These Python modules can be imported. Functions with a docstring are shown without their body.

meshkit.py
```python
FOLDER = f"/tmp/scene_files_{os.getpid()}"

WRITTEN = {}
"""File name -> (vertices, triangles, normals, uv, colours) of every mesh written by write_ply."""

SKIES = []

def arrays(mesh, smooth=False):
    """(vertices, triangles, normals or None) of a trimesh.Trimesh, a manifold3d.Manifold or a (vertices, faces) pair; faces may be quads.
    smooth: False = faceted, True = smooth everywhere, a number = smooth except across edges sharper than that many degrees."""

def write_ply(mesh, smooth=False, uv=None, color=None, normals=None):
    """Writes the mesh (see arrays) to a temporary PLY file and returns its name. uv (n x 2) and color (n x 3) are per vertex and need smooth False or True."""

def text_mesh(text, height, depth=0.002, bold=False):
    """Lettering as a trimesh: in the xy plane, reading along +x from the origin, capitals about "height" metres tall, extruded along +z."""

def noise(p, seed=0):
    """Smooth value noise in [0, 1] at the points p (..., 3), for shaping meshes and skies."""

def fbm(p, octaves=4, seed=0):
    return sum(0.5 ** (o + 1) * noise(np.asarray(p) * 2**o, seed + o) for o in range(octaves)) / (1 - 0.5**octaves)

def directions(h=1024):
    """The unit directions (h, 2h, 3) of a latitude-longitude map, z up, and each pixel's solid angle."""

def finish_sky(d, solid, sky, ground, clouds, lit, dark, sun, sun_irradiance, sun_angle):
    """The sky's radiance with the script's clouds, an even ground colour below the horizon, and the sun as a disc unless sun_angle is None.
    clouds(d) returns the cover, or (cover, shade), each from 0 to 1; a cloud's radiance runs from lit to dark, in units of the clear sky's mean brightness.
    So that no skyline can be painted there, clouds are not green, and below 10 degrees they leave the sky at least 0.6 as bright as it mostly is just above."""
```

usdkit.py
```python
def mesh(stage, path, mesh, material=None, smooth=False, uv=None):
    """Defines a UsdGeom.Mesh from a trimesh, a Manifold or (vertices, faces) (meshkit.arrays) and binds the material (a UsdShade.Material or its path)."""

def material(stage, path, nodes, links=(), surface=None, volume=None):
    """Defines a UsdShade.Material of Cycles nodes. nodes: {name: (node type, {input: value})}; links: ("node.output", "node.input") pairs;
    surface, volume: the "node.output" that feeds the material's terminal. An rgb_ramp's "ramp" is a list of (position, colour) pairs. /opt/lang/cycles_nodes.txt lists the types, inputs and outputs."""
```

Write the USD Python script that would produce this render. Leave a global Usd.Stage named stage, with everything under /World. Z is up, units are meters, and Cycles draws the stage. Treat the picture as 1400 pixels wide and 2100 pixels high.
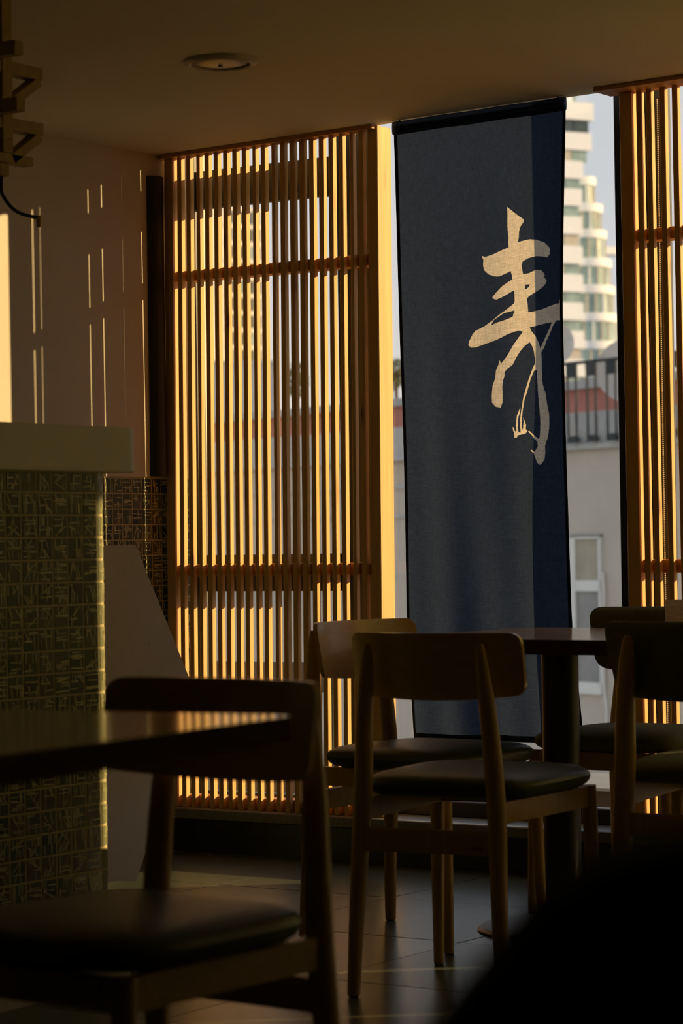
import math, random
import numpy as np, trimesh, usdkit, meshkit
from shapely.geometry import Polygon, box as sbox
from shapely.ops import unary_union
from shapely.prepared import prep
from pxr import Usd, UsdGeom, UsdLux, UsdShade, Sdf, Gf

stage = Usd.Stage.CreateInMemory()
UsdGeom.SetStageUpAxis(stage, 'Z')
UsdGeom.SetStageMetersPerUnit(stage, 1.0)
UsdGeom.Xform.Define(stage, '/World')
UsdGeom.Scope.Define(stage, '/World/Looks')
RNG = random.Random(7)

# ------------------------------------------------------------------ camera
CAM = np.array([[0.82578505, -0.01992909, -0.56363275], [0.56378156, 0.00233136, 0.82592065], [-0.01514581, -0.99979868, 0.01316086]])
FPX = 5317.0
cam = UsdGeom.Camera.Define(stage, '/World/camera')
r, u, b = CAM[:, 0], -CAM[:, 1], -CAM[:, 2]
cam.AddTransformOp().Set(Gf.Matrix4d(*r, 0, *u, 0, *b, 0, 0, 0, 0.98, 1))
cam.CreateHorizontalApertureAttr(24.0)
cam.CreateVerticalApertureAttr(36.0)
cam.CreateFocalLengthAttr(24.0 * FPX / 1400)
cam.CreateFStopAttr(6.3)
cam.CreateFocusDistanceAttr(7.7)
cam.CreateExposureAttr(0.0)
cam.CreateClippingRangeAttr(Gf.Vec2f(0.05, 5000))

# ------------------------------------------------------------------ sun and sky
SUN_AZ, SUN_EL = math.radians(48.4), math.radians(13.4)
sun_dir = np.array([math.sin(SUN_AZ) * math.cos(SUN_EL), math.cos(SUN_AZ) * math.cos(SUN_EL), math.sin(SUN_EL)])
sun = UsdLux.DistantLight.Define(stage, '/World/sun')
sun.CreateAngleAttr(0.53); sun.CreateNormalizeAttr(True)
sun.CreateIntensityAttr(1.7)
sun.CreateColorAttr(Gf.Vec3f(1.0, 0.66, 0.29))
z = sun_dir; x = np.cross([0, 0, 1], z); x /= np.linalg.norm(x); y = np.cross(z, x)
sun.AddTransformOp().Set(Gf.Matrix4d(*x, 0, *y, 0, *z, 0, 0, 0, 0, 1))
SKY_GAIN = 1.25
sky = UsdLux.DomeLight.Define(stage, '/World/sky')
sky.CreateIntensityAttr(1.0)
sky_mat = usdkit.material(stage, '/World/Looks/sky_look', {
    'g': ('geometry', {}), 's': ('separate_xyz', {}),
    'r': ('rgb_ramp', {'ramp': [(0.0, (0.30, 0.27, 0.24)), (0.495, (0.45, 0.42, 0.39)), (0.505, (0.66, 0.62, 0.58)), (0.56, (0.58, 0.58, 0.60)), (0.68, (0.40, 0.46, 0.56)), (1.0, (0.22, 0.30, 0.46))]}),
    'm': ('math', {'math_type': 'multiply_add', 'value2': 0.5, 'value3': 0.5}),
    'b': ('background_shader', {'strength': SKY_GAIN})},
    [('g.position', 's.vector'), ('s.z', 'm.value1'), ('m.value', 'r.fac'), ('r.color', 'b.color')], surface='b.background')
UsdShade.MaterialBindingAPI.Apply(sky.GetPrim()).Bind(sky_mat)

# ------------------------------------------------------------------ helpers
used = {}
def path_for(name, parent=None):
    base = str(parent.GetPath()) if parent is not None else '/World'
    k = (base, name); n = used.get(k, 0); used[k] = n + 1
    return f'{base}/{name}' + (f'_{n:03d}' if n else '')
def tag(p, label=None, cat=None, group=None, kind=None):
    p = p.GetPrim() if hasattr(p, 'GetPrim') else p
    for k, v in (('label', label), ('category', cat), ('group', group), ('kind', kind)):
        if v: p.SetCustomDataByKey(k, v)
    return p
def thing(name, label=None, cat=None, loc=(0, 0, 0), rz=0.0, group=None, kind=None, parent=None):
    x = UsdGeom.Xform.Define(stage, path_for(name, parent))
    if parent is None or loc != (0, 0, 0) or rz:
        x.AddTranslateOp().Set(Gf.Vec3d(*map(float, loc))); x.AddRotateZOp().Set(math.degrees(rz))
    return tag(x, label, cat, group, kind)
def obj(name, mesh, mat, parent=None, smooth=False, label=None, kind=None):
    m = usdkit.mesh(stage, path_for(name, parent), mesh, mat, smooth)
    return tag(m, label, None, None, kind)
def copy_of(proto, label, loc, rz, cat=None, group=None):
    was = proto.GetCustomData()
    x = UsdGeom.Xform.Define(stage, path_for(proto.GetName()))
    p = x.GetPrim()
    p.GetReferences().AddInternalReference(proto.GetPath())
    p.SetInstanceable(True)
    x.ClearXformOpOrder()
    for op_name, val in (('xformOp:translate', Gf.Vec3d(*map(float, loc))), ('xformOp:rotateZ', math.degrees(rz))):
        p.GetAttribute(op_name).Set(val) if p.GetAttribute(op_name) else None
    x.SetXformOpOrder([UsdGeom.XformOp(p.GetAttribute('xformOp:translate')), UsdGeom.XformOp(p.GetAttribute('xformOp:rotateZ'))])
    return tag(p, label, cat or was.get('category'), group or was.get('group'))
cat_ = trimesh.util.concatenate
def bx(x0, x1, y0, y1, z0, z1, c=0.0):
    """box, with chamfered edges if c"""
    if not c:
        m = trimesh.creation.box([x1 - x0, y1 - y0, z1 - z0]); m.apply_translation([(x0 + x1) / 2, (y0 + y1) / 2, (z0 + z1) / 2]); return m
    p = []
    for sx, X in ((1, x0), (-1, x1)):
        for sy, Y in ((1, y0), (-1, y1)):
            for sz, Z in ((1, z0), (-1, z1)):
                p += [(X + sx * c, Y + sy * c, Z), (X + sx * c, Y, Z + sz * c), (X, Y + sy * c, Z + sz * c)]
    return trimesh.convex.convex_hull(np.array(p))
def prism(poly, h, axis='z'):
    """extrude a polygon; 'z': along z from 0, 'x': (y,z) polygon along x, 'y': (x,z) polygon along y"""
    m = trimesh.creation.extrude_polygon(poly if hasattr(poly, 'geom_type') else Polygon(poly), h, engine='earcut')
    v = m.vertices.copy()
    if axis == 'x': m.vertices = v[:, [2, 0, 1]]
    elif axis == 'y': m.vertices = v[:, [0, 2, 1]]; m.invert()
    return m
def tube(pts, radii, n=14, cap=True):
    pts = np.array(pts, float); rad = np.ones(len(pts)) * radii
    t = np.gradient(pts, axis=0); t /= np.linalg.norm(t, axis=1)[:, None]
    a = np.array([1., 0, 0]) if abs(t[0][0]) < .8 else np.array([0, 1., 0])
    V = []; ang = np.linspace(0, 2 * np.pi, n, endpoint=False)
    for p, d, R in zip(pts, t, rad):
        a = a - d * (a @ d); a /= np.linalg.norm(a); bb = np.cross(d, a)
        V.append(p + R * (np.cos(ang)[:, None] * a + np.sin(ang)[:, None] * bb))
    V = np.vstack(V); F = []
    for i in range(len(pts) - 1):
        for j in range(n):
            q, w = i * n + j, i * n + (j + 1) % n
            F += [(q, w, w + n), (q, w + n, q + n)]
    if cap:
        k = len(V); V = np.vstack([V, pts[0], pts[-1]])
        for j in range(n):
            F += [(k, (j + 1) % n, j), (k + 1, (len(pts) - 1) * n + j, (len(pts) - 1) * n + (j + 1) % n)]
    return trimesh.Trimesh(V, F, process=False)
def smooth_path(keys, n=14):
    """interpolate (x,y,z,r) keys"""
    k = np.array(keys, float); t = np.linspace(0, 1, len(k))
    from scipy.interpolate import PchipInterpolator
    s = PchipInterpolator(t, k)(np.linspace(0, 1, n)); return s[:, :3], s[:, 3]
def lathe(profile, n=48):
    return trimesh.creation.revolve(np.array(profile, float), sections=n)
def bar(p, q, w, h, up=(0, 0, 1)):
    p, q = np.array(p, float), np.array(q, float); d = q - p; L = np.linalg.norm(d); d /= L
    s = np.cross(d, up); s /= np.linalg.norm(s); t = np.cross(s, d)
    m = trimesh.creation.box([L, w, h]); M = np.eye(4); M[:3, 0], M[:3, 1], M[:3, 2], M[:3, 3] = d, s, t, (p + q) / 2
    m.apply_transform(M); return m
def fan(poly, z=0.0):
    v, f = trimesh.creation.triangulate_polygon(poly, engine='earcut'); return v, f

# ------------------------------------------------------------------ materials
M = {}
def mat(name, nodes, links, surface='p.BSDF', volume=None):
    M[name] = usdkit.material(stage, '/World/Looks/' + name, nodes, links, surface=surface, volume=volume); return M[name]
def plain(name, col, rough=0.6, var=0.12, scale=8.0, bump=0.0, spec=0.5, metal=0.0, obj_space=False, bscale=None):
    c = np.array(col)
    nodes = {'g': ('texture_coordinate', {}) if obj_space else ('geometry', {}), 'n': ('noise_texture', {'scale': scale, 'detail': 5.0, 'roughness': 0.6}),
             'r': ('rgb_ramp', {'ramp': [(0.25, tuple(c * (1 - var))), (0.75, tuple(np.minimum(c * (1 + var), 1)))]}),
             'p': ('principled_bsdf', {'roughness': rough, 'specular_ior_level': spec, 'metallic': metal})}
    src = 'g.object' if obj_space else 'g.position'
    links = [(src, 'n.vector'), ('n.fac', 'r.fac'), ('r.color', 'p.base_color')]
    if bump:
        nodes['n2'] = ('noise_texture', {'scale': bscale or scale * 12, 'detail': 4.0}); nodes['b'] = ('bump', {'strength': bump, 'distance': 0.002})
        links += [(src, 'n2.vector'), ('n2.fac', 'b.height'), ('b.normal', 'p.normal')]
    return mat(name, nodes, links)
def wood(name, dark, light, scale, rough=0.5, knots=None, obj_space=False, spec=0.4, bump=0.15):
    src = 'g.object' if obj_space else 'g.position'
    nodes = {'g': ('texture_coordinate', {}) if obj_space else ('geometry', {}), 'm': ('mapping', {'scale': scale}),
             'n': ('noise_texture', {'scale': 1.0, 'detail': 6.0, 'roughness': 0.65, 'distortion': 0.6}),
             'r': ('rgb_ramp', {'ramp': [(0.28, dark), (0.5, tuple((np.array(dark) + light) / 2)), (0.72, light)]}),
             'b': ('bump', {'strength': bump, 'distance': 0.001}),
             'p': ('principled_bsdf', {'roughness': rough, 'specular_ior_level': spec})}
    links = [(src, 'm.vector'), ('m.vector', 'n.vector'), ('n.fac', 'r.fac'), ('n.fac', 'b.height'), ('b.normal', 'p.normal')]
    if obj_space:
        nodes['oi'] = ('object_info', {}); nodes['add'] = ('vector_math', {'math_type': 'multiply_add', 'vector2': (1, 1, 1)})
        nodes['sc'] = ('vector_math', {'math_type': 'scale', 'scale': 9.0}); nodes['cx'] = ('combine_xyz', {})
        links = [(src, 'add.vector1'), ('oi.random', 'cx.x'), ('oi.random', 'cx.z'), ('cx.vector', 'sc.vector1'), ('sc.vector', 'add.vector3'), ('add.vector', 'm.vector')] + links[1:]
    if knots:
        nodes['km'] = ('mapping', {'scale': knots}); nodes['v'] = ('voronoi_texture', {'scale': 1.0})
        nodes['kr'] = ('rgb_ramp', {'ramp': [(0.0, (1, 1, 1)), (0.06, (0.85, 0.85, 0.85)), (0.10, (0.35, 0.35, 0.35)), (0.17, (0.1, 0.1, 0.1)), (0.22, (0, 0, 0))]})
        nodes['kx'] = ('mix_color', {'b': (0.20, 0.07, 0.02)})
        links += [(src, 'km.vector'), ('km.vector', 'v.vector'), ('v.distance', 'kr.fac'), ('kr.color', 'kx.fac'), ('r.color', 'kx.a'), ('kx.result', 'p.base_color')]
    else:
        links += [('r.color', 'p.base_color')]
    return mat(name, nodes, links)

PD, PL = (0.66, 0.385, 0.105), (0.80, 0.52, 0.17)
wood('pine_upright', PD, PL, (55, 55, 2.2), 0.55, knots=(17, 17, 3.1))
wood('pine_rail', (0.52, 0.24, 0.06), (0.64, 0.33, 0.09), (2.2, 55, 55), 0.55, knots=(3, 20, 20))
wood('bracket_wood', (0.36, 0.245, 0.085), (0.50, 0.35, 0.125), (30, 30, 30), 0.6)
wood('chair_wood', (0.46, 0.285, 0.085), (0.57, 0.365, 0.12), (40, 40, 6), 0.38, obj_space=True)
wood('chair_ply', (0.60, 0.38, 0.15), (0.72, 0.47, 0.21), (5, 40, 60), 0.25, obj_space=True, spec=0.9, bump=0.05)
wood('table_edge', (0.065, 0.030, 0.010), (0.095, 0.045, 0.015), (45, 4, 45), 0.8, obj_space=True, bump=0.02, spec=0.08)  # darkened to paint the shade on the near table edge
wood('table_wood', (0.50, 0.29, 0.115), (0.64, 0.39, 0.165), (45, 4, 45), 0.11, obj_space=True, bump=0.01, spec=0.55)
plain('seat_vinyl', (0.052, 0.064, 0.030), 0.42, 0.15, 14, 0.12, obj_space=True)
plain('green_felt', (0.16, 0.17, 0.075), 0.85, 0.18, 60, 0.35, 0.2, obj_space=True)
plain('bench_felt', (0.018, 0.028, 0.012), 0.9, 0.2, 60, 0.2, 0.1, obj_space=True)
plain('black_steel', (0.012, 0.012, 0.013), 0.45, 0.1, 9, 0.05, obj_space=True)
plain('rubber', (0.02, 0.02, 0.02), 0.7, 0.1, obj_space=True)
plain('plaster', (0.72, 0.67, 0.55), 0.75, 0.035, 3, 0.08, 0.3)
plain('ceiling_paint', (0.74, 0.67, 0.49), 0.8, 0.03, 2, 0.05, 0.25)
plain('room_paint', (0.17, 0.145, 0.09), 0.8, 0.05, 2, 0.05, 0.25)
plain('grout', (0.56, 0.51, 0.27), 0.8, 0.1, 40, 0.2, 0.3)
plain('tile_relief', (0.62, 0.60, 0.33), 0.16, 0.15, 60, 0.2)
TILE_TONES = [(0.048, 0.075, 0.033), (0.078, 0.092, 0.042), (0.040, 0.068, 0.038), (0.110, 0.110, 0.052), (0.056, 0.090, 0.036), (0.018, 0.038, 0.026)]
for i, c in enumerate(TILE_TONES): plain(f'glass_tile_{i}', c, 0.34, 0.25, 45, 0.15, 0.22, bscale=140)
plain('glass_tile_trim', (0.27, 0.29, 0.15), 0.3, 0.2, 45, 0.15, 0.3, bscale=140)  # lighter tone paints the sunlit strip on the rounded counter end
plain('floor_tile', (0.115, 0.128, 0.086), 0.28, 0.22, 5, 0.08, 0.16, bscale=120)
plain('floor_tile_b', (0.102, 0.116, 0.078), 0.30, 0.22, 5, 0.08, 0.16, bscale=120)
plain('floor_grout', (0.22, 0.20, 0.15), 0.85, 0.1, 30)
plain('skirting_tile', (0.020, 0.022, 0.018), 0.3, 0.15, 6)
plain('ledge_stone', (0.20, 0.19, 0.14), 0.4, 0.35, 120, 0.05)
def terrazzo(name, base, speck, rough=0.4):
    mat(name, {'g': ('geometry', {}), 'v': ('voronoi_texture', {'scale': 60.0, 'randomness': 1.0}), 'n': ('noise_texture', {'scale': 14.0, 'detail': 5.0}), 'n3': ('noise_texture', {'scale': 4.0, 'detail': 6.0}),
        'kr': ('rgb_ramp', {'ramp': [(0.0, (1, 1, 1)), (0.10, (0.7, 0.7, 0.7)), (0.16, (0, 0, 0))]}), 'nr': ('rgb_ramp', {'ramp': [(0.52, (0, 0, 0)), (0.62, (1, 1, 1))]}),
        'x': ('mix_color', {'blend_type': 'multiply', 'fac': 1.0}), 'c': ('rgb_ramp', {'ramp': [(0.3, tuple(np.array(base) * 0.93)), (0.7, tuple(np.array(base) * 1.05))]}),
        'k': ('mix_color', {'b': speck}), 'p': ('principled_bsdf', {'roughness': rough})},
        [('g.position', 'v.vector'), ('g.position', 'n.vector'), ('g.position', 'n3.vector'), ('v.distance', 'kr.fac'), ('n.fac', 'nr.fac'), ('kr.color', 'x.a'), ('nr.color', 'x.b'), ('n3.fac', 'c.fac'),
         ('x.result', 'k.fac'), ('c.color', 'k.a'), ('k.result', 'p.base_color')])
terrazzo('counter_stone', (0.64, 0.58, 0.47), (0.25, 0.20, 0.13))
terrazzo('panel_stone', (0.74, 0.67, 0.54), (0.24, 0.19, 0.13), 0.5)
plain('white_plinth', (0.62, 0.58, 0.48), 0.4, 0.06, 10)
plain('lamp_ring', (0.56, 0.48, 0.36), 0.4, 0.03)
plain('lamp_glass', (0.27, 0.23, 0.16), 0.3, 0.12, 90)
plain('cable', (0.012, 0.012, 0.010), 0.5)
plain('socket', (0.75, 0.45, 0.08), 0.45)
plain('frame_metal', (0.020, 0.020, 0.022), 0.4, 0.1)
plain('frame_navy', (0.010, 0.012, 0.022), 0.35, 0.1)
plain('dark_trim', (0.020, 0.020, 0.012), 0.6)  # near-black tone for the painted shade band beside the lattice
plain('bead', (0.62, 0.60, 0.55), 0.35)
plain('ink', (0.10, 0.08, 0.07), 0.6)
plain('brand_ink', (0.05, 0.03, 0.015), 0.6)
# cloth: light passes through it
def cloth(name, front, through, share, wv=900.0):
    mat(name, {'g': ('geometry', {}), 's': ('separate_xyz', {}), 'n': ('noise_texture', {'scale': 25.0, 'detail': 6.0}), 'ma': ('mapping', {'scale': (40, 40, 900)}), 'mb': ('mapping', {'scale': (900, 900, 40)}),
        'na': ('noise_texture', {'scale': 1.0, 'detail': 3.0}), 'nb': ('noise_texture', {'scale': 1.0, 'detail': 3.0}), 'ad': ('math', {'math_type': 'add'}), 'ml': ('math', {'math_type': 'multiply', 'value2': 0.5}),
        'r': ('rgb_ramp', {'ramp': [(0.36, tuple(np.array(front) * 0.72)), (0.64, tuple(np.minimum(np.array(front) * 1.35, 1)))]}),
        'rt': ('rgb_ramp', {'ramp': [(0.36, tuple(np.array(through) * 0.72)), (0.64, tuple(np.minimum(np.array(through) * 1.35, 1)))]}),
        'p': ('principled_bsdf', {'roughness': 0.9, 'specular_ior_level': 0.1}), 't': ('translucent_bsdf', {}), 'x': ('mix_closure', {'fac': share})},
        [('g.position', 'ma.vector'), ('g.position', 'mb.vector'), ('ma.vector', 'na.vector'), ('mb.vector', 'nb.vector'), ('na.fac', 'ad.value1'), ('nb.fac', 'ad.value2'), ('ad.value', 'ml.value1'),
         ('ml.value', 'r.fac'), ('ml.value', 'rt.fac'), ('r.color', 'p.base_color'), ('rt.color', 't.color'), ('p.BSDF', 'x.closure1'), ('t.BSDF', 'x.closure2')], surface='x.closure')
cloth('navy_cloth', (0.034, 0.056, 0.105), (0.025, 0.036, 0.063), 0.5)
cloth('navy_cloth_double', (0.040, 0.058, 0.105), (0.012, 0.017, 0.030), 0.5)
cloth('undyed_cloth', (0.66, 0.59, 0.47), (0.58, 0.51, 0.40), 0.64)
cloth('navy_cloth_sleeve', (0.04, 0.06, 0.11), (0.11, 0.14, 0.21), 0.6)
cloth('card', (0.80, 0.68, 0.60), (0.90, 0.76, 0.66), 0.75)
cloth('blind_sheer', (0.50, 0.47, 0.30), (0.64, 0.62, 0.37), 0.85)  # sheer cloth of the added, unseen blinds that diffuse sun inward
mat('pane', {'f': ('layer_weight', {'blend': 0.5}), 'pw': ('math', {'math_type': 'power', 'value2': 5.0}), 'sc': ('math', {'math_type': 'multiply_add', 'value2': 0.9, 'value3': 0.035}), 't': ('transparent_bsdf', {'color': (0.96, 0.97, 0.96)}),
    'g': ('glossy_bsdf', {'roughness': 0.02, 'color': (0.9, 0.9, 0.9)}), 'x': ('mix_closure', {})},
    [('f.facing', 'pw.value1'), ('pw.value', 'sc.value1'), ('sc.value', 'x.fac'), ('t.BSDF', 'x.closure1'), ('g.BSDF', 'x.closure2')], surface='x.closure')
# outdoors
plain('tower_white', (0.88, 0.90, 0.92), 0.6, 0.03, 0.3)
plain('tower_glass', (0.30, 0.41, 0.37), 0.2, 0.35, 0.6, spec=0.8)
plain('tower_glass_dark', (0.05, 0.07, 0.065), 0.15, 0.4, 0.6, spec=0.7)
plain('blind_beige', (0.55, 0.50, 0.42), 0.5, 0.1, 0.5)
plain('apartment_wall', (0.80, 0.74, 0.62), 0.7, 0.05, 0.2)
plain('apartment_pane', (0.10, 0.12, 0.10), 0.2, 0.3, 0.4)
plain('pale_concrete', (0.52, 0.51, 0.49), 0.8, 0.05, 0.15)
plain('facade_render', (0.48, 0.41, 0.325), 0.85, 0.08, 1.2, 0.2)
plain('parapet_render', (0.42, 0.40, 0.36), 0.85, 0.15, 3.0, 0.3)
plain('roof_red', (0.42, 0.155, 0.115), 0.8, 0.12, 1.5)
plain('roof_trim', (0.38, 0.36, 0.34), 0.8, 0.08, 2)
plain('window_white', (0.66, 0.63, 0.56), 0.5, 0.05, 3)
plain('blind_cloth', (0.36, 0.31, 0.22), 0.7, 0.15, 4)
plain('window_grey', (0.22, 0.21, 0.19), 0.3, 0.2, 4)
plain('rail_steel', (0.050, 0.052, 0.050), 0.8, 0.2, 8, spec=0.1)
plain('dish_grey', (0.50, 0.47, 0.43), 0.55, 0.08, 4)
plain('outdoor_ground', (0.25, 0.24, 0.22), 0.9, 0.2, 0.1)
plain('ledge_concrete', (0.30, 0.30, 0.28), 0.8, 0.12, 6)
plain('dark_brown', (0.06, 0.035, 0.02), 0.7, 0.2, 6)
mat('leaf', {'p': ('principled_bsdf', {'base_color': (0.10, 0.12, 0.06), 'roughness': 0.6}), 't': ('translucent_bsdf', {'color': (0.16, 0.18, 0.06)}), 'x': ('mix_closure', {'fac': 0.4})}, [('p.BSDF', 'x.closure1'), ('t.BSDF', 'x.closure2')], surface='x.closure')

# ------------------------------------------------------------------ the room
LW = -5.238                 # left wall plane
WY = 6.66                   # lattice front plane
GY = 6.80                   # glass plane
def ceil_z(X): return 2.28 + 0.018 * (X + 4.3)

fl = thing('floor', kind='structure')
obj('slab', bx(-5.5, 2.6, -3.2, 6.9, -0.25, -0.0016), M['floor_grout'], fl)
gx0, gy0, g, P = -4.577, 6.040, 0.003, 0.60
for i in range(-2, 13):
    for j in range(-16, 2):
        x0, y0 = gx0 + i * P, gy0 + j * P
        x1, y1 = min(x0 + P, 2.5), min(y0 + P, 6.645)
        x0, y0 = max(x0, LW), max(y0, -3.0)
        if x1 - x0 < 0.02 or y1 - y0 < 0.02: continue
        obj('tile', bx(x0 + g / 2, x1 - g / 2, y0 + g / 2, y1 - g / 2, -0.0068, RNG.uniform(-0.0006, 0), 0.001), M[RNG.choice(['floor_tile', 'floor_tile_b'])], fl)

v = [(x, y, ceil_z(x)) for x in (-5.6, 2.7) for y in (-3.2, 6.675)] + [(x, y, 2.75) for x in (-5.6, 2.7) for y in (-3.2, 6.675)]
obj('ceiling', trimesh.convex.convex_hull(np.array(v)), M['ceiling_paint'], kind='structure')

def flat_tile(y0, y1, z0, z1, X, t=0.006, b=0.0016):
    """pressed tile on a wall that faces +x"""
    a = [(X, y0, z0), (X, y1, z0), (X, y1, z1), (X, y0, z1)]
    c = [(X + t * .6, y0, z0), (X + t * .6, y1, z0), (X + t * .6, y1, z1), (X + t * .6, y0, z1)]
    d = [(X + t, y0 + b, z0 + b), (X + t, y1 - b, z0 + b), (X + t, y1 - b, z1 - b), (X + t, y0 + b, z1 - b)]
    V = np.array(a + c + d); F = [(8, 9, 10), (8, 10, 11)]
    for k in range(4):
        n = (k + 1) % 4
        for o in (0, 4): F += [(o + k, o + n, o + 4 + n), (o + k, o + 4 + n, o + 4 + k)]
    return trimesh.Trimesh(V, F, process=False)
def sticks(w, h, rng):
    """pressed strokes of one tile: list of quads (4x2) inside w x h"""
    out = []; mode = rng.choice('hvxgmm')
    n = rng.randint(5, 8); m = 0.004
    for _ in range(n):
        k = mode if mode in 'hv' and rng.random() < .6 else rng.choice('hhvvdd')
        wd = rng.uniform(0.0010, 0.0018)
        if k == 'h':
            yy = rng.uniform(m, h - m); a, c = rng.choice([(0, w), (0, w * .6), (w * .4, w), (w * .15, w * .85)]); p, q = (a, yy), (c, yy + rng.uniform(-.002, .002))
        elif k == 'v':
            xx = rng.uniform(m, w - m); a, c = rng.choice([(0, h), (0, h * .5), (h * .5, h)]); p, q = (xx, a), (xx + rng.uniform(-.003, .003), c)
        else:
            p = (rng.uniform(0, w), rng.choice([0, h * .5])); q = (rng.uniform(0, w), p[1] + h * rng.choice([.5, .5, 1 if p[1] == 0 else .5]))
        p, q = np.clip(p, 0.0015, [w - .0015, h - .0015]), np.clip(q, 0.0015, [w - .0015, h - .0015])
        d = q - p; L = np.linalg.norm(d)
        if L < 0.008: continue
        d /= L; s = np.array([-d[1], d[0]]) * wd
        out.append([np.clip(t, 0.0006, [w - .0006, h - .0006]) for t in (p - s, q - s, q + s, p + s)])
    return out
def stick_mesh(quad, fn, h=0.0009):
    lo = [fn(p[0], p[1], 0) for p in quad]; c = np.mean(quad, axis=0)
    hi = [fn(*(c + (p - c) * [0.9, 0.9]), h) for p in quad]
    F = [(4, 5, 6), (4, 6, 7)]
    for k in range(4):
        n = (k + 1) % 4; F += [(k, n, 4 + n), (k, 4 + n, 4 + k)]
    return np.array(lo + hi), np.array(F)
def join(vf):
    V, F, n = [], [], 0
    for v_, f_ in vf: V.append(v_); F.append(f_ + n); n += len(v_)
    return trimesh.Trimesh(np.vstack(V), np.vstack(F), process=False)

wl = thing('wall_left', kind='structure')
obj('plaster', bx(-5.5, LW, -3.2, 6.90, 1.212, 2.75), M['plaster'], wl)
obj('grout_bed', bx(-5.5, LW - 0.004, -3.2, 6.90, -0.2, 1.212), M['grout'], wl)
TP, TG = 0.0497, 0.0046
rel = []; field = []
trng = random.Random(21)
def tile_left(y0, z0): return flat_tile(y0 + TG / 2, y0 + TP - TG / 2, z0 + TG / 2, z0 + TP - TG / 2, LW - 0.004, 0.0007, 0.0006)
row0 = 1.208
for jc in range(0, 40):
    y0 = 6.79 - (jc + 1) * TP
    for ir in range(24):
        z0 = row0 - (ir + 1) * TP
        if z0 < 0: continue
        if 6.20 < y0 < 6.68 and ir < 22:
            obj('tile', tile_left(y0, z0), M[f'glass_tile_{trng.randrange(6)}'], wl)
        else: field.append(tile_left(y0, z0))
        for q in sticks(TP - TG, TP - TG, trng):
            rel.append(stick_mesh(q, lambda a, c, e, y0=y0, z0=z0: (LW - 0.0034 + e, y0 + TG / 2 + a, z0 + TG / 2 + c)))
obj('tile_field', cat_(field), M['glass_tile_1'], wl, kind='stuff')
obj('tile_relief', join(rel), M['tile_relief'], wl, kind='stuff')

wf = thing('wall_front', kind='structure')
obj('low_wall', bx(LW, 2.5, 6.645, 6.90, -0.2, 0.109), M['grout'], wf)
for a, c in ((-1.225, -0.5), (0.7, 2.5)): obj('wall_pier', bx(a, c, 6.74, 6.82, 0.142, 2.7), M['room_paint'], wf)
obj('lintel', bx(-1.45, -1.225, 6.74, 6.82, 1.90, 2.7), M['room_paint'], wf)  # added out of view to keep direct sun off the countertop end
obj('roller_blind', bx(-2.60, -1.384, 6.720, 6.7215, 0.30, 2.33), M['blind_sheer'], wf)  # added unseen blind, spreads sunlight to brighten the room
obj('roller_blind', bx(-0.5, 0.7, 6.720, 6.7215, 0.30, 2.33), M['blind_sheer'], wf)  # second added blind out of view, lifts the interior light
obj('wall_right', bx(2.5, 2.7, -3.2, 6.9, -0.2, 2.75), M['room_paint'], kind='structure')
obj('wall_rear', bx(-5.5, 2.7, -3.4, -3.2, -0.2, 2.75), M['room_paint'], kind='structure')
bb = thing('baseboard_front', kind='structure')
for i in range(13):
    x0 = -5.21 + (i - 1) * P
    obj('tile', bx(max(x0, LW) + 0.0015, x0 + P - 0.0015, 6.637, 6.645, 0.002, 0.107, 0.0008), M['skirting_tile'], bb)
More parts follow.
